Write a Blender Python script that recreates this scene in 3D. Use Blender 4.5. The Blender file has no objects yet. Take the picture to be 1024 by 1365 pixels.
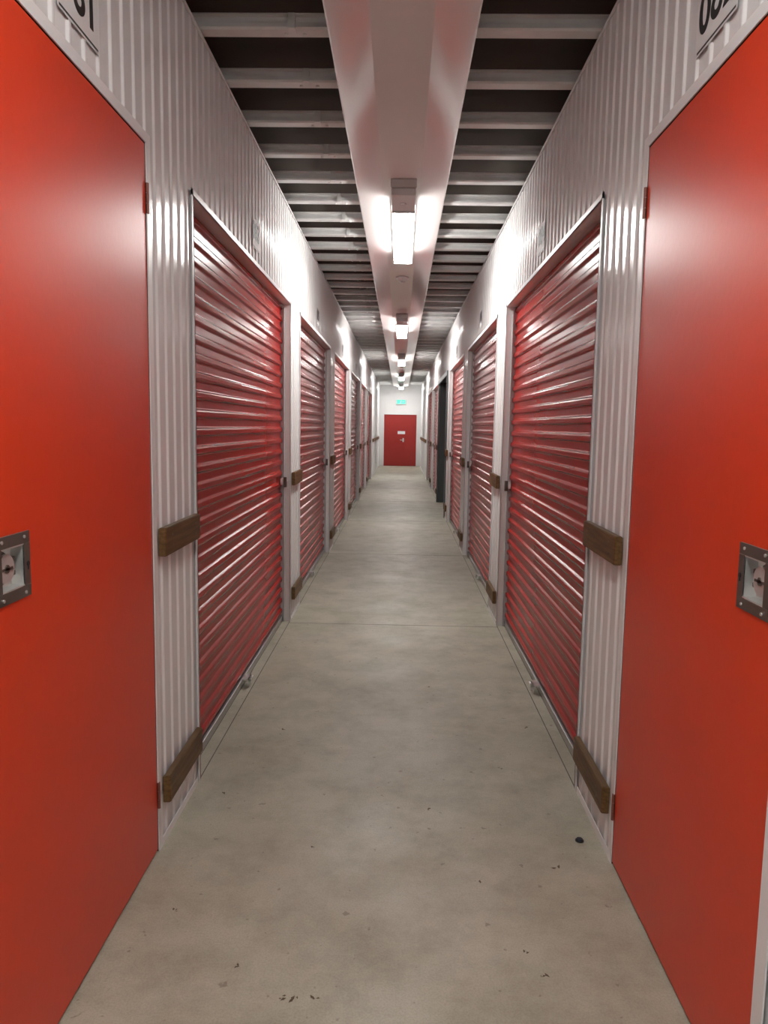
import bpy, bmesh, math, random
from mathutils import Matrix, Vector
random.seed(4)
WL, WR, H = 0.89, 0.82, 3.25
YB, YE = -7.0, 30.8          # back / far end of the corridor
DOORH = 2.54
TCX = -0.023                 # tray centre
def W(s): return WL if s < 0 else WR
def PX(s, d): return s * (W(s) - d)   # d = distance proud of the wall plane into corridor

# ------------------------------------------------------------------ materials
def mat(name, col, rough=0.5, metal=0.0, coat=0.0, noise=None, bump=None, emis=None, estr=0, spec=0.5):
    m = bpy.data.materials.new(name); m.use_nodes = True
    nt = m.node_tree; b = nt.nodes['Principled BSDF']
    b.inputs['Base Color'].default_value = (*col, 1)
    b.inputs['Roughness'].default_value = rough
    b.inputs['Metallic'].default_value = metal
    b.inputs['Coat Weight'].default_value = coat
    b.inputs['Coat Roughness'].default_value = 0.15
    b.inputs['Specular IOR Level'].default_value = spec
    if emis:
        b.inputs['Emission Color'].default_value = (*emis, 1)
        b.inputs['Emission Strength'].default_value = estr
    tc = nt.nodes.new('ShaderNodeTexCoord')
    if noise:
        sc, amt = noise
        n = nt.nodes.new('ShaderNodeTexNoise'); n.inputs['Scale'].default_value = sc
        n.inputs['Detail'].default_value = 5
        nt.links.new(tc.outputs['Object'], n.inputs['Vector'])
        mx = nt.nodes.new('ShaderNodeMix'); mx.data_type = 'RGBA'
        nt.links.new(n.outputs['Fac'], mx.inputs['Factor'])
        mx.inputs['A'].default_value = (*[c * (1 - amt) for c in col], 1)
        mx.inputs['B'].default_value = (*[min(1, c * (1 + amt)) for c in col], 1)
        nt.links.new(mx.outputs['Result'], b.inputs['Base Color'])
    if bump:
        sc, st = bump
        n = nt.nodes.new('ShaderNodeTexNoise'); n.inputs['Scale'].default_value = sc
        nt.links.new(tc.outputs['Object'], n.inputs['Vector'])
        bp = nt.nodes.new('ShaderNodeBump'); bp.inputs['Strength'].default_value = st
        bp.inputs['Distance'].default_value = 0.01
        nt.links.new(n.outputs['Fac'], bp.inputs['Height'])
        nt.links.new(bp.outputs['Normal'], b.inputs['Normal'])
    return m

M_wall = mat('white_ribbed_steel', (0.75, 0.74, 0.74), 0.17, noise=(1.5, 0.03), bump=(2.5, 0.25), spec=0.65)
M_trim = mat('white_trim_steel', (0.74, 0.73, 0.73), 0.3, noise=(3, 0.03))
M_tray = mat('white_tray_steel', (0.77, 0.735, 0.725), 0.16, noise=(1, 0.03), bump=(1.5, 0.15), spec=0.7)
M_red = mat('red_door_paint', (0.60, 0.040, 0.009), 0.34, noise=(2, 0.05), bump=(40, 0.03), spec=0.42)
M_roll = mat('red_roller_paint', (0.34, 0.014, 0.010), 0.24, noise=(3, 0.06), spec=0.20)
M_far = mat('far_door_paint', (0.31, 0.016, 0.012), 0.4, noise=(3, 0.06))
M_rail = mat('aluminium', (0.45, 0.45, 0.44), 0.4, 0.8, noise=(8, 0.08))
M_guide = mat('door_guide_steel', (0.50, 0.50, 0.50), 0.35, 0.2, noise=(4, 0.05))
M_galv = mat('galvanised_steel', (0.62, 0.62, 0.61), 0.40, 0.2, noise=(14, 0.12))
M_deck = mat('dark_deck', (0.058, 0.047, 0.037), 0.8, noise=(5, 0.2))
M_black = mat('black_gap', (0.012, 0.011, 0.011), 0.7, noise=(5, 0.1))
M_seam = mat('floor_joint_sealant', (0.09, 0.085, 0.075), 0.8, noise=(5, 0.2))
M_ink = mat('black_ink', (0.01, 0.01, 0.01), 0.6, noise=(9, 0.1))
M_bronze = mat('bronze_plate', (0.11, 0.088, 0.075), 0.35, 0.4, noise=(20, 0.1))
M_chrome = mat('satin_chrome', (0.72, 0.72, 0.70), 0.28, 0.7, noise=(20, 0.05))
M_hinge = mat('hinge_metal', (0.22, 0.08, 0.06), 0.4, 0.3, noise=(20, 0.1))
M_plate = mat('sign_white', (0.72, 0.72, 0.74), 0.45, noise=(9, 0.03))
M_light = mat('led_diffuser', (0.9, 0.9, 0.9), 0.4, noise=(9, 0.01), emis=(1.0, 0.985, 0.95), estr=48)
M_body = mat('light_housing', (0.60, 0.60, 0.60), 0.45, noise=(9, 0.03))
M_green = mat('exit_green', (0.02, 0.45, 0.25), 0.4, noise=(9, 0.03), emis=(0.10, 0.75, 0.50), estr=0.9)
M_dark = mat('dark_grey_steel', (0.10, 0.115, 0.12), 0.4, 0.1, noise=(4, 0.1))
M_cap = mat('bottle_cap_black', (0.02, 0.02, 0.03), 0.4, noise=(9, 0.1))
M_leaf = mat('dry_flakes', (0.10, 0.08, 0.05), 0.8, noise=(9, 0.1))

def wood():
    m = bpy.data.materials.new('brown_timber'); m.use_nodes = True
    nt = m.node_tree; b = nt.nodes['Principled BSDF']; b.inputs['Roughness'].default_value = 0.5
    b.inputs['Specular IOR Level'].default_value = 0.3
    tc = nt.nodes.new('ShaderNodeTexCoord'); mp = nt.nodes.new('ShaderNodeMapping')
    mp.inputs['Scale'].default_value = (30, 2.5, 40)
    n = nt.nodes.new('ShaderNodeTexNoise'); n.inputs['Scale'].default_value = 2; n.inputs['Detail'].default_value = 8
    r = nt.nodes.new('ShaderNodeValToRGB')
    r.color_ramp.elements[0].position = 0.3; r.color_ramp.elements[0].color = (0.072, 0.036, 0.011, 1)
    r.color_ramp.elements[1].position = 0.7; r.color_ramp.elements[1].color = (0.160, 0.090, 0.032, 1)
    nt.links.new(tc.outputs['Object'], mp.inputs['Vector']); nt.links.new(mp.outputs['Vector'], n.inputs['Vector'])
    nt.links.new(n.outputs['Fac'], r.inputs['Fac']); nt.links.new(r.outputs['Color'], b.inputs['Base Color'])
    return m
M_wood = wood()

def concrete():
    m = bpy.data.materials.new('concrete_floor'); m.use_nodes = True
    nt = m.node_tree; b = nt.nodes['Principled BSDF']; L = nt.links.new
    tc = nt.nodes.new('ShaderNodeTexCoord')
    def noise(sc, det, rough=0.55):
        n = nt.nodes.new('ShaderNodeTexNoise'); n.inputs['Scale'].default_value = sc
        n.inputs['Detail'].default_value = det; n.inputs['Roughness'].default_value = rough
        L(tc.outputs['Object'], n.inputs['Vector']); return n
    def ramp(n, p0, c0, p1, c1):
        r = nt.nodes.new('ShaderNodeValToRGB')
        r.color_ramp.elements[0].position = p0; r.color_ramp.elements[0].color = (*c0, 1)
        r.color_ramp.elements[1].position = p1; r.color_ramp.elements[1].color = (*c1, 1)
        L(n.outputs['Fac'], r.inputs['Fac']); return r
    def mult(a, bb, f):
        x = nt.nodes.new('ShaderNodeMix'); x.data_type = 'RGBA'; x.blend_type = 'MULTIPLY'
        x.inputs['Factor'].default_value = f; L(a, x.inputs['A']); L(bb, x.inputs['B']); return x.outputs['Result']
    base = ramp(noise(1.3, 6), 0.3, (0.378, 0.362, 0.280), 0.7, (0.478, 0.463, 0.370)).outputs['Color']
    mid = ramp(noise(4, 10, 0.75), 0.34, (0.72, 0.71, 0.68), 0.58, (1, 1, 1)).outputs['Color']
    fine = ramp(noise(160, 3), 0.3, (0.80, 0.80, 0.80), 0.6, (1, 1, 1)).outputs['Color']
    spots = ramp(noise(24, 2), 0.27, (0.50, 0.47, 0.43), 0.31, (1, 1, 1)).outputs['Color']
    c = mult(mult(mult(base, mid, 0.9), fine, 0.8), spots, 0.7)
    L(c, b.inputs['Base Color'])
    rr = ramp(noise(3, 6), 0.3, (0.38, 0.38, 0.38), 0.7, (0.58, 0.58, 0.58))
    L(rr.outputs['Color'], b.inputs['Roughness'])
    bp = nt.nodes.new('ShaderNodeBump'); bp.inputs['Strength'].default_value = 0.15; bp.inputs['Distance'].default_value = 0.004
    L(noise(60, 6).outputs['Fac'], bp.inputs['Height']); L(bp.outputs['Normal'], b.inputs['Normal'])
    return m
M_floor = concrete()

# ------------------------------------------------------------------ mesh helpers
class MB:
    def __init__(self): self.bm = bmesh.new(); self.mats = []
    def mi(self, m):
        if m not in self.mats: self.mats.append(m)
        return self.mats.index(m)
    def box(self, x0, x1, y0, y1, z0, z1, m, bev=0):
        x0, x1 = sorted((x0, x1)); y0, y1 = sorted((y0, y1)); z0, z1 = sorted((z0, z1))
        r = bmesh.ops.create_cube(self.bm, size=1)
        for v in r['verts']:
            v.co = Vector((x0 + (v.co.x + .5) * (x1 - x0), y0 + (v.co.y + .5) * (y1 - y0), z0 + (v.co.z + .5) * (z1 - z0)))
        i = self.mi(m); fs = set(f for v in r['verts'] for f in v.link_faces)
        for f in fs: f.material_index = i
        if bev:
            es = list(set(e for v in r['verts'] for e in v.link_edges))
            rr = bmesh.ops.bevel(self.bm, geom=es, offset=bev, segments=2, affect='EDGES', profile=0.5)
            for f in rr['faces']: f.material_index = i
    def sheet(self, prof, a0, a1, fn, m, smooth=False):
        i = self.mi(m)
        A = [self.bm.verts.new(fn(p, a0)) for p in prof]; B = [self.bm.verts.new(fn(p, a1)) for p in prof]
        for k in range(len(prof) - 1):
            f = self.bm.faces.new((A[k], A[k + 1], B[k + 1], B[k])); f.material_index = i; f.smooth = smooth
    def cyl(self, c, axis, r, l, m, seg=24, r2=None):
        rr = bmesh.ops.create_cone(self.bm, cap_ends=True, segments=seg, radius1=r, radius2=r if r2 is None else r2, depth=l)
        q = Vector((0, 0, 1)).rotation_difference(Vector(axis))
        i = self.mi(m)
        for v in rr['verts']: v.co = q @ v.co + Vector(c)
        for f in set(f for v in rr['verts'] for f in v.link_faces): f.material_index = i
    def obj(self, name, origin=(0, 0, 0), parent=None):
        bmesh.ops.recalc_face_normals(self.bm, faces=self.bm.faces[:])
        me = bpy.data.meshes.new(name)
        o = Vector(origin)
        for v in self.bm.verts: v.co -= o
        self.bm.to_mesh(me); self.bm.free()
        for m in self.mats: me.materials.append(m)
        ob = bpy.data.objects.new(name, me); bpy.context.collection.objects.link(ob)
        ob.location = o
        if parent: ob.parent = parent; ob.location = o - parent.location
        return ob

# ------------------------------------------------------------------ layout
PITCH = 3.37
HDs = {-1: (1.48, 2.64), 1: (1.56, 2.64)}
rollers = {-1: [0, 1, 2, 3, 4, 5], 1: [0, 1, 2, 4, 5]}
def opening(k): return (3.22 + PITCH * k, 6.00 + PITCH * k)
PASS = opening(3)

def rib_profile(y0, y1):
    p = 0.098; pts = [(y0, 0.0)]
    k = math.floor(y0 / p)
    base = [(0.0, 0.0), (0.002, 0.0008), (0.008, 0.0062), (0.011, 0.0072), (0.021, 0.0072), (0.024, 0.0062), (0.030, 0.0008), (0.032, 0.0)]
    while k * p < y1:
        for (u, d) in base:
            y = k * p + u
            if y0 < y < y1: pts.append((y, d))
        k += 1
    pts.append((y1, 0.0)); return pts

for s, nm in ((-1, 'wall_left'), (1, 'wall_right')):
    b = MB()
    ops = [HDs[s]] + [opening(k) for k in range(6)]
    fn = lambda p, a: (PX(s, p[1]), p[0], a)
    prev = YB
    for (a, c) in ops:
        b.sheet(rib_profile(prev, a), 0, H, fn, M_wall)
        b.sheet(rib_profile(a, c), DOORH, H, fn, M_wall)
        prev = c
    b.sheet(rib_profile(prev, YE), 0, H, fn, M_wall)
    # top capping angle and base angle
    b.box(PX(s, 0.012), PX(s, -0.06), YB, YE, H, H + 0.004, M_trim)
    b.box(PX(s, 0.012), PX(s, 0.0085), YB, YE, H - 0.010, H, M_trim)
    prev = YB
    for (a, c) in ops + [(YE, YE)]:
        b.box(PX(s, 0.012), PX(s, 0.0085), prev + (0.04 if prev > YB else 0), a - (0.04 if a < YE else 0), 0.0, 0.030, M_trim)
        prev = c
    b.obj(nm)

# end walls
b = MB()
b.box(-1.3, 1.3, YE, YE + 0.08, 2.13, H + .15, M_trim)
b.box(-1.3, -0.70, YE, YE + 0.08, 0, 2.13, M_trim); b.box(0.66, 1.3, YE, YE + 0.08, 0, 2.13, M_trim)
b.obj('wall_far')
b = MB(); b.box(-1.3, 1.3, YB - .1, YB, 0, H + .15, M_wall); b.obj('wall_back')

# floor
b = MB(); b.box(-1.35, 4.2, YB - .1, YE + .1, -0.12, 0, M_floor); fl = b.obj('floor')
b = MB()
for k in range(8):
    y = 5.95 + PITCH * k
    b.box(-WL + .002, WR - .002, y - 0.0025, y + 0.0025, 0.0, 0.0008, M_seam)
b.obj('floor_control_joints')

# ceiling deck + side closures
b = MB()
b.box(-1.35, 1.35, YB - .1, YE + .1, 3.42, 3.47, M_deck)
b.box(-1.35, -1.30, YB - .1, YE + .1, 3.25, 3.42, M_deck)
b.box(1.30, 1.35, YB - .1, YE + .1, 3.25, 3.42, M_deck)
b.box(-1.35, -WL - .03, YB - .1, YE + .1, 3.24, 3.246, M_deck)
b.box(WR + .03, 1.35, YB - .1, YE + .1, 3.24, 3.246, M_deck)
b.obj('ceiling')

# hat-section joists
b = MB()
y = 3.38 - 0.49 * 20
while y < YE - .1:
    z0 = 3.262
    prof = [(y - .026, z0 + .056), (y - .026, z0 + .051), (y - .006, z0 + .048), (y - .003, z0 + .030), (y - .012, z0 + .026), (y - .012, z0 + .008), (y - .004, z0), (y + .058, z0), (y + .064, z0 + .008), (y + .064, z0 + .048), (y + .085, z0 + .051)]
    b.sheet(prof, -1.29, 1.29, lambda p, a: (a, p[0], p[1]), M_galv)
    b.box(-0.505, -0.475, y - .03, y + .030, z0 - .004, z0 + .055, M_galv)
    b.cyl((-0.44, y + .03, z0 - .003), (0, 0, 1), .008, .008, M_galv, 8)
    b.cyl((-0.52, y + .03, z0 - .003), (0, 0, 1), .008, .008, M_galv, 8)
    y += 0.49
b.obj('ceiling_joists')

# central lighting tray
b = MB()
prof = [(-.308, 3.250), (-.308, 3.222), (-.300, 3.216), (-.140, 3.172), (-.125, 3.168), (.125, 3.168), (.140, 3.172), (.300, 3.216), (.308, 3.222), (.308, 3.250)]
b.sheet(prof, YB, YE, lambda p, a: (TCX + p[0], a, p[1]), M_tray)
b.box(TCX - .30, TCX + .30, YB, YE, 3.250, 3.254, M_tray)
yy = 1.9
while yy < YE:
    b.sheet([(p[0] * 1.004, p[1] - .0015) for p in prof], yy, yy + .05, lambda p, a: (TCX + p[0], a, p[1]), M_tray)
    yy += 5.75
b.obj('ceiling_lighting_tray')

# batten lights; first one, unseen behind the camera, added to brighten the near end
for k in range(-1, 6):
    y0 = 5.38 + 5.75 * (k - 1); y1 = y0 + 1.6
    if y0 < YB + .5 or y1 > YE: continue
    b = MB(); x = -0.008
    b.box(x - .085, x + .085, y0 - .40, y1 + .02, 3.115, 3.1675, M_body, .004)
    b.box(x - .078, x + .078, y0 - .39, y0 - .03, 3.070, 3.1145, M_body, .006)
    b.cyl((x, y0 - .2, 3.066), (0, 0, 1), .02, .010, M_body, 16)
    b.box(x - .078, x + .078, y0, y1, 3.060, 3.1145, M_light, .012)
    b.box(x - .08, x + .08, y0 - .02, y0 - .002, 3.062, 3.1145, M_body)
    b.box(x - .08, x + .08, y1 + .002, y1 + .018, 3.062, 3.1145, M_body)
    b.obj('batten_light', (x, (y0 + y1) / 2, 3.13))

# smoke detectors
for y in (8.15, 19.7):
    b = MB(); x = -0.01
    b.cyl((x, y, 3.160), (0, 0, 1), .066, .014, M_body, 32)
    b.cyl((x, y, 3.138), (0, 0, 1), .042, .030, M_body, 6, .058)
    b.cyl((x, y, 3.118), (0, 0, 1), .022, .010, M_body, 24)
    b.obj('smoke_detector', (x, y, 3.16))

# ------------------------------------------------------------------ roller doors
def roller(s, y0, y1):
    b = MB()
    e0, e1 = .0082, .012
    for (ya, yb) in ((y0 - .020, y0 + .002), (y1 - .002, y1 + .028)):
        b.box(PX(s, e0), PX(s, e1), ya, yb, 0, DOORH + .025, M_trim)
    b.box(PX(s, e0), PX(s, e1), y0 - .020, y1 + .028, DOORH - .002, DOORH + .025, M_trim)
    for (ya, yb) in ((y0 - .002, y0 + .002), (y1 - .002, y1 + .002)):
        b.box(PX(s, e1), PX(s, -.09), ya, yb, 0, DOORH, M_trim)
    b.box(PX(s, e1 + .0005), PX(s, .008), y0 + .002, y0 + .006, 0, DOORH, M_black)
    b.box(PX(s, e1), PX(s, -.12), y0, y1, DOORH - .002, DOORH + .002, M_trim)
    for (ya, yb) in ((y0 + .006, y0 + .028), (y1 - .028, y1 - .002)):
        b.box(PX(s, -.035), PX(s, -.040), ya, yb, 0, DOORH - .03, M_guide)
        b.box(PX(s, -.075), PX(s, -.080), ya, yb, 0, DOORH - .03, M_guide)
    b.box(PX(s, -.10), PX(s, -.125), y0 - .03, y1 + .03, DOORH - .12, DOORH + .02, M_black)
    pz = 0.0865; pts = []
    z = 0.062
    shape = [(0, 0), (.006, .002), (.010, .008), (.014, .0125), (.019, .014), (.037, .014), (.042, .0120), (.046, .007), (.050, .0015), (.055, 0)]
    while z < DOORH - .02:
        for (u, d) in shape:
            if z + u < DOORH: pts.append((z + u, d))
        z += pz
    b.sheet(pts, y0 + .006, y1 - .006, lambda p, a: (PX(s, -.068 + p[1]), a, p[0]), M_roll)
    b.box(PX(s, -.07), PX(s, -.10), y0 + .01, y1 - .01, 2.50, DOORH, M_black)
    b.box(PX(s, -.050), PX(s, -.075), y0 + .006, y1 - .006, 0.006, .050, M_rail, .003)
    b.box(PX(s, -.053), PX(s, -.073), y0 + .006, y1 - .006, 0.0, .006, M_black)
    b.box(PX(s, .010), PX(s, .006), y0, y1, 0.0, .0015, M_seam)
    ym = (y0 + y1) / 2 - .15
    b.box(PX(s, -.052), PX(s, -.012), ym - .05, ym + .05, .05, .056, M_chrome)
    b.box(PX(s, -.016), PX(s, -.012), ym - .05, ym + .05, .012, .056, M_chrome)
    b.cyl((PX(s, -.006), ym + .02, .04), (0, 1, 0), .006, .08, M_chrome, 10)
    b.box(PX(s, -.012), PX(s, .002), ym - .02, ym - .014, .02, .06, M_chrome)
    b.box(PX(s, -.050), PX(s, -.030), y1 - .13, y1 - .03, 1.13, 1.18, M_chrome, .003)
    b.box(PX(s, -.030), PX(s, -.006), y1 - .10, y1 - .07, 1.11, 1.19, M_bronze, .004)
    b.cyl((PX(s, -.018), y1 - .035, 1.155), (0, 1, 0), .008, .07, M_chrome, 10)
    return b.obj('roller_door', (PX(s, -.04), (y0 + y1) / 2, 0))

for s in (-1, 1):
    for k in rollers[s]:
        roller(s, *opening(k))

# ------------------------------------------------------------------ hinged flush doors
def hinged(s, y0, y1):
    b = MB()
    e0, e1 = .0082, .0125
    for (ya, yb) in ((y0 - .045, y0), (y1, y1 + .040)):
        b.box(PX(s, e0), PX(s, e1), ya, yb, 0, DOORH + .035, M_trim)
    b.box(PX(s, e0), PX(s, e1), y0, y1, DOORH, DOORH + .035, M_trim)
    for (ya, yb) in ((y0 - .003, y0), (y1, y1 + .003)):
        b.box(PX(s, .0085), PX(s, -.06), ya, yb, 0, DOORH, M_black)
    b.box(PX(s, .0085), PX(s, -.06), y0, y1, DOORH, DOORH + .003, M_black)
    b.box(PX(s, -.055), PX(s, -.06), y0, y1, 0, DOORH, M_black)
    lc, lz, hw = 1.695 if s > 0 else 1.668, 1.265, .062
    a0, a1 = y0 + .005, y1 - .005; d0, d1 = .008, -.032
    z0, z1 = .012, DOORH - .005
    b.box(PX(s, d0), PX(s, d1), a0, lc - hw, z0, z1, M_red)
    b.box(PX(s, d0), PX(s, d1), lc + hw, a1, z0, z1, M_red)
    b.box(PX(s, d0), PX(s, d1), lc - hw, lc + hw, z0, lz - hw, M_red)
    b.box(PX(s, d0), PX(s, d1), lc - hw, lc + hw, lz + hw, z1, M_red)
    # recessed turn latch
    R = .078; r = .050; f = .013
    for (ya, yb, za, zb) in ((lc - R, lc + R, lz + r, lz + R), (lc - R, lc + R, lz - R, lz - r), (lc - R, lc - r, lz - r, lz + r), (lc + r, lc + R, lz - r, lz + r)):
        b.box(PX(s, d0), PX(s, f), ya, yb, za, zb, M_bronze, .0012)
    b.box(PX(s, -.020), PX(s, -.024), lc - r, lc + r, lz - r, lz + r, M_chrome)
    for (ya, yb, za, zb) in ((lc - r - .003, lc + r + .003, lz + r - .003, lz + r), (lc - r - .003, lc + r + .003, lz - r, lz - r + .003), (lc - r - .003, lc - r, lz - r, lz + r), (lc + r, lc + r + .003, lz - r, lz + r)):
        b.box(PX(s, f - .001), PX(s, -.022), ya, yb, za, zb, M_chrome)
    b.cyl((PX(s, -.0150), lc - .012, lz), (1, 0, 0), .040, .004, M_bronze, 40)
    b.cyl((PX(s, -.0005), lc - .012, lz), (1, 0, 0), .034, .006, M_chrome, 40)
    b.cyl((PX(s, -.008), lc - .012, lz), (1, 0, 0), .013, .012, M_chrome, 24)
    b.cyl((PX(s, .0035), lc - .012, lz), (1, 0, 0), .010, .003, M_bronze, 20)
    b.box(PX(s, .0022), PX(s, .005), lc - .036, lc + .012, lz - .003, lz + .003, M_bronze)
    for zz in (-.024, .008):
        b.box(PX(s, -.019), PX(s, -.008), lc + .026, lc + .048, lz + zz, lz + zz + .012, M_bronze, .002)
    b.cyl((PX(s, f + .0005), lc + .065, lz), (1, 0, 0), .006, .002, M_black, 16)
    b.box(PX(s, f), PX(s, f + .0015), lc + .063, lc + .067, lz - .014, lz - .002, M_black)
    for yy in (-1, 1):
        for zz in (-1, 1):
            b.cyl((PX(s, f + .001), lc + yy * .050, lz + zz * .066), (1, 0, 0), .004, .003, M_chrome, 12)
    for z in (.22, 2.36):
        for j in range(3):
            b.cyl((PX(s, .013), y1 + .002, z + (j - 1) * .034), (0, 0, 1), .0055, .032, M_hinge, 14)
    return b.obj('hinged_door', (PX(s, 0), (y0 + y1) / 2, 0))
hinged(-1, *HDs[-1]); hinged(1, *HDs[1])

# ------------------------------------------------------------------ timber bumpers
def bumper(s, y0, y1, z, h=.105, name='timber_bumper'):
    b = MB()
    dd = .0130; t = .028
    pts = [(y0, dd), (y0 + .003, dd + t - .004), (y0 + .008, dd + t), (y1 - .008, dd + t), (y1 - .003, dd + t - .004), (y1, dd)]
    i = b.mi(M_wood)
    lo = [b.bm.verts.new((PX(s, d), y, z - h / 2)) for y, d in pts]; hi = [b.bm.verts.new((PX(s, d), y, z + h / 2)) for y, d in pts]
    n = len(pts)
    for k in range(n): b.bm.faces.new((lo[k], lo[(k + 1) % n], hi[(k + 1) % n], hi[k]))
    b.bm.faces.new(lo); b.bm.faces.new(hi)
    es = [e for e in b.bm.edges if abs(e.verts[0].co.z - e.verts[1].co.z) < 1e-5]
    bmesh.ops.bevel(b.bm, geom=es, offset=.003, segments=2, affect='EDGES')
    for zz in (-.02, .02):
        for yy in (y0 + .08, y1 - .08):
            b.cyl((PX(s, dd + t + .0005), yy, z + zz), (1, 0, 0), .004, .002, M_bronze, 10)
    return b.obj(name, (PX(s, .02), (y0 + y1) / 2, z))
for s in (-1, 1):
    for k in range(0, 6):
        a = 2.69 + PITCH * k
        for z in (1.166, .218): bumper(s, a, a + .475, z)
for z in (1.16,): bumper(-1, 23.6, 30.2, z); bumper(1, 23.6, 30.2, z)

# ------------------------------------------------------------------ unit numbers
def sign(s, yc, zc, txt, big=False):
    b = MB()
    e = bpy.data.objects.new('unit_number_sign', None); bpy.context.collection.objects.link(e)
    e.location = (PX(s, .0085), yc, zc)
    hw, hh = (.13, .085) if big else (.10, .085)
    b.box(PX(s, .0079), PX(s, .0086), yc - hw, yc + hw, zc - hh, zc + hh, M_wall)
    b.box(PX(s, .0086), PX(s, .0090), yc - hw * .95, yc + hw * .95, zc - hh + .006, zc - hh + .012, M_ink)
    b.obj('plate', (PX(s, .0085), yc, zc), e)
    cu = bpy.data.curves.new('digits', 'FONT'); cu.body = txt; cu.size = .16 if big else .14; cu.align_x = 'CENTER'; cu.align_y = 'CENTER'
    cu.extrude = .0004; cu.offset = .0035
    to = bpy.data.objects.new('digits_tmp', cu); bpy.context.collection.objects.link(to)
    bpy.context.view_layer.update()
    me = bpy.data.meshes.new_from_object(to.evaluated_get(bpy.context.evaluated_depsgraph_get()))
    bpy.data.objects.remove(to)
    d = bpy.data.objects.new('digits', me); bpy.context.collection.objects.link(d)
    me.materials.clear(); me.materials.append(M_ink)
    if s < 0: m = Matrix(((0, 0, 1), (1, 0, 0), (0, 1, 0)))
    else: m = Matrix(((0, 0, -1), (-1, 0, 0), (0, 1, 0)))
    d.matrix_local = Matrix.Translation(Vector((PX(s, .0091) - e.location.x, 0, .012))) @ m.to_4x4()
    d.parent = e
sign(-1, 2.13, 2.725, '081', True); sign(1, 2.13, 2.725, '082', True)
n = {-1: 83, 1: 84}
for s in (-1, 1):
    for k in rollers[s]:
        a, c = opening(k); sign(s, (a + c) / 2, 2.72, '%03d' % n[s]); n[s] += 2

# ------------------------------------------------------------------ side passage on right
a, c = PASS
b = MB()
b.box(WR + .0, 4.2, a - .06, a, 0, 2.6, M_dark); b.box(WR + .0, 4.2, c, c + .06, 0, 2.6, M_dark)
b.box(WR, 4.2, a - .06, c + .06, DOORH, DOORH + .06, M_dark); b.box(4.14, 4.2, a, c, 0, 2.6, M_dark)
b.obj('wall_passage')
b = MB()
for (ya, yb) in ((a - .05, a + .03), (c - .03, c + .05)):
    b.box(WR - .03, WR - .0085, ya, yb, 0, DOORH + .05, M_dark, .002)
b.box(WR - .03, WR - .0085, a + .03, c - .03, DOORH - .03, DOORH + .05, M_dark, .002)
b.obj('trim_passage_frame')

# ------------------------------------------------------------------ far door, exit sign
b = MB(); dx0, dx1 = -.70, .66
b.box(dx0, dx1, YE + .03, YE + .07, .01, 2.10, M_far)
b.box(dx0 - .04, dx0 + .02, YE - .012, YE - .001, 0, 2.15, M_trim); b.box(dx1 - .02, dx1 + .04, YE - .012, YE - .001, 0, 2.15, M_trim)
b.box(dx0 + .02, dx1 - .02, YE - .012, YE - .001, 2.09, 2.15, M_trim)
b.box(dx0, dx1, YE + .075, YE + .08, 0, 2.12, M_black)
b.box(-.12, .18, YE + .024, YE + .03, 1.30, 1.42, M_plate)
b.box(.08, .14, YE + .015, YE + .03, .98, 1.14, M_chrome, .003)
b.cyl((.10, YE + .0, 1.06), (0, 1, 0), .012, .04, M_chrome, 12); b.box(-.02, .12, YE - .015, YE - .003, 1.05, 1.07, M_chrome, .003)
b.obj('door_1', (-.02, YE, 0))
b = MB()
b.box(-.20, .20, YE - .06, YE - .001, 2.50, 2.70, M_plate, .008)
b.box(-.18, .18, YE - .064, YE - .0605, 2.52, 2.68, M_green)
b.box(-.03, .00, YE - .067, YE - .0645, 2.57, 2.63, M_plate); b.cyl((-.01, YE - .066, 2.65), (0, 1, 0), .013, .003, M_plate, 14)
b.box(-.06, -.01, YE - .067, YE - .0645, 2.55, 2.565, M_plate); b.box(.05, .13, YE - .067, YE - .0645, 2.595, 2.61, M_plate)
b.obj('exit_sign', (0, YE, 2.6))

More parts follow.
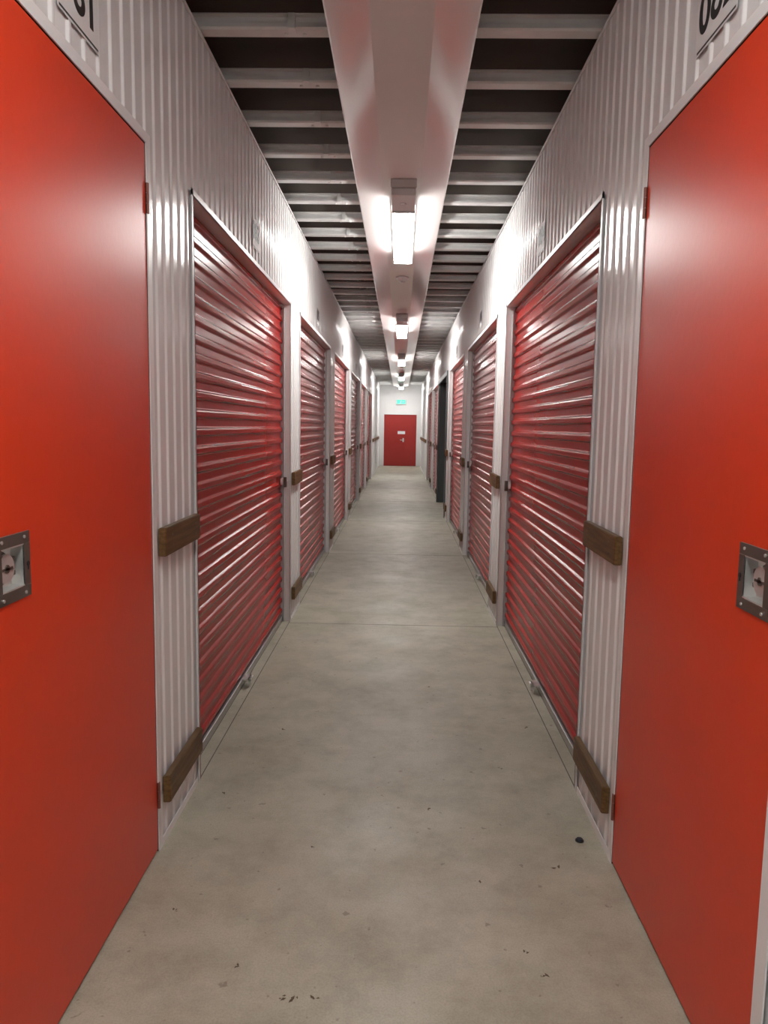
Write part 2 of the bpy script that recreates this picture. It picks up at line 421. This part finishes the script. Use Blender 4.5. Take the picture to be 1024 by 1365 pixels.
# ------------------------------------------------------------------ debris
b = MB()
b.cyl((.729, 2.79, .005), (0, 0, 1), .015, .009, M_cap, 20, .012)
b.cyl((.729, 2.79, .0015), (0, 0, 1), .017, .003, M_cap, 20)
b.obj('bottle_cap', (.729, 2.79, 0))
b = MB()
for (x, y) in [(-.21, 1.94), (-.27, 1.93), (-.31, 1.935), (.45, 2.05), (.42, 2.15), (-.72, 2.3), (.6, 2.6), (.15, 3.0), (-.3, 2.7), (.5, 3.4), (-.45, 2.05), (.30, 2.5), (.7, 3.9), (-.6, 3.8), (.2, 4.5), (-.75, 3.1)]:
    for j in range(3):
        px, py = x + random.uniform(-.012, .012), y + random.uniform(-.008, .008)
        an = random.uniform(0, 6.28); l = random.uniform(.004, .012)
        vs = [b.bm.verts.new((px + math.cos(an + t) * l * q, py + math.sin(an + t) * l * q, .0012 + .001 * (t > 2))) for t, q in ((0, 1), (1.4, .4), (2.8, 1), (4.4, .5))]
        f = b.bm.faces.new(vs); f.material_index = b.mi(M_leaf)
b.obj('floor_debris')

# ------------------------------------------------------------------ world, camera
w = bpy.data.worlds.new('World'); bpy.context.scene.world = w; w.use_nodes = True
w.node_tree.nodes['Background'].inputs['Color'].default_value = (0.02, 0.02, 0.02, 1)
w.node_tree.nodes['Background'].inputs['Strength'].default_value = 0.3

f = 1000.0
th = math.atan(114 / f); ps = 0.0204; al = 0.0157
F = Vector((-math.sin(ps) * math.cos(th), math.cos(ps) * math.cos(th), -math.sin(th)))
R0 = Vector((math.cos(ps), math.sin(ps), 0)); U0 = R0.cross(F)
U = U0 * math.cos(al) - R0 * math.sin(al); R = R0 * math.cos(al) + U0 * math.sin(al)
cd = bpy.data.cameras.new('camera'); cam = bpy.data.objects.new('camera', cd); bpy.context.collection.objects.link(cam)
cd.sensor_fit = 'VERTICAL'; cd.sensor_height = 36; cd.lens = 36 * f / 1365
m = Matrix((R, U, -F)).transposed().to_4x4(); m.translation = Vector((0, 0, 1.6))
cam.matrix_world = m; cd.clip_start = .02; cd.clip_end = 200
bpy.context.scene.camera = cam
bpy.context.scene.view_settings.view_transform = 'Standard'
bpy.context.scene.view_settings.exposure = 0.0
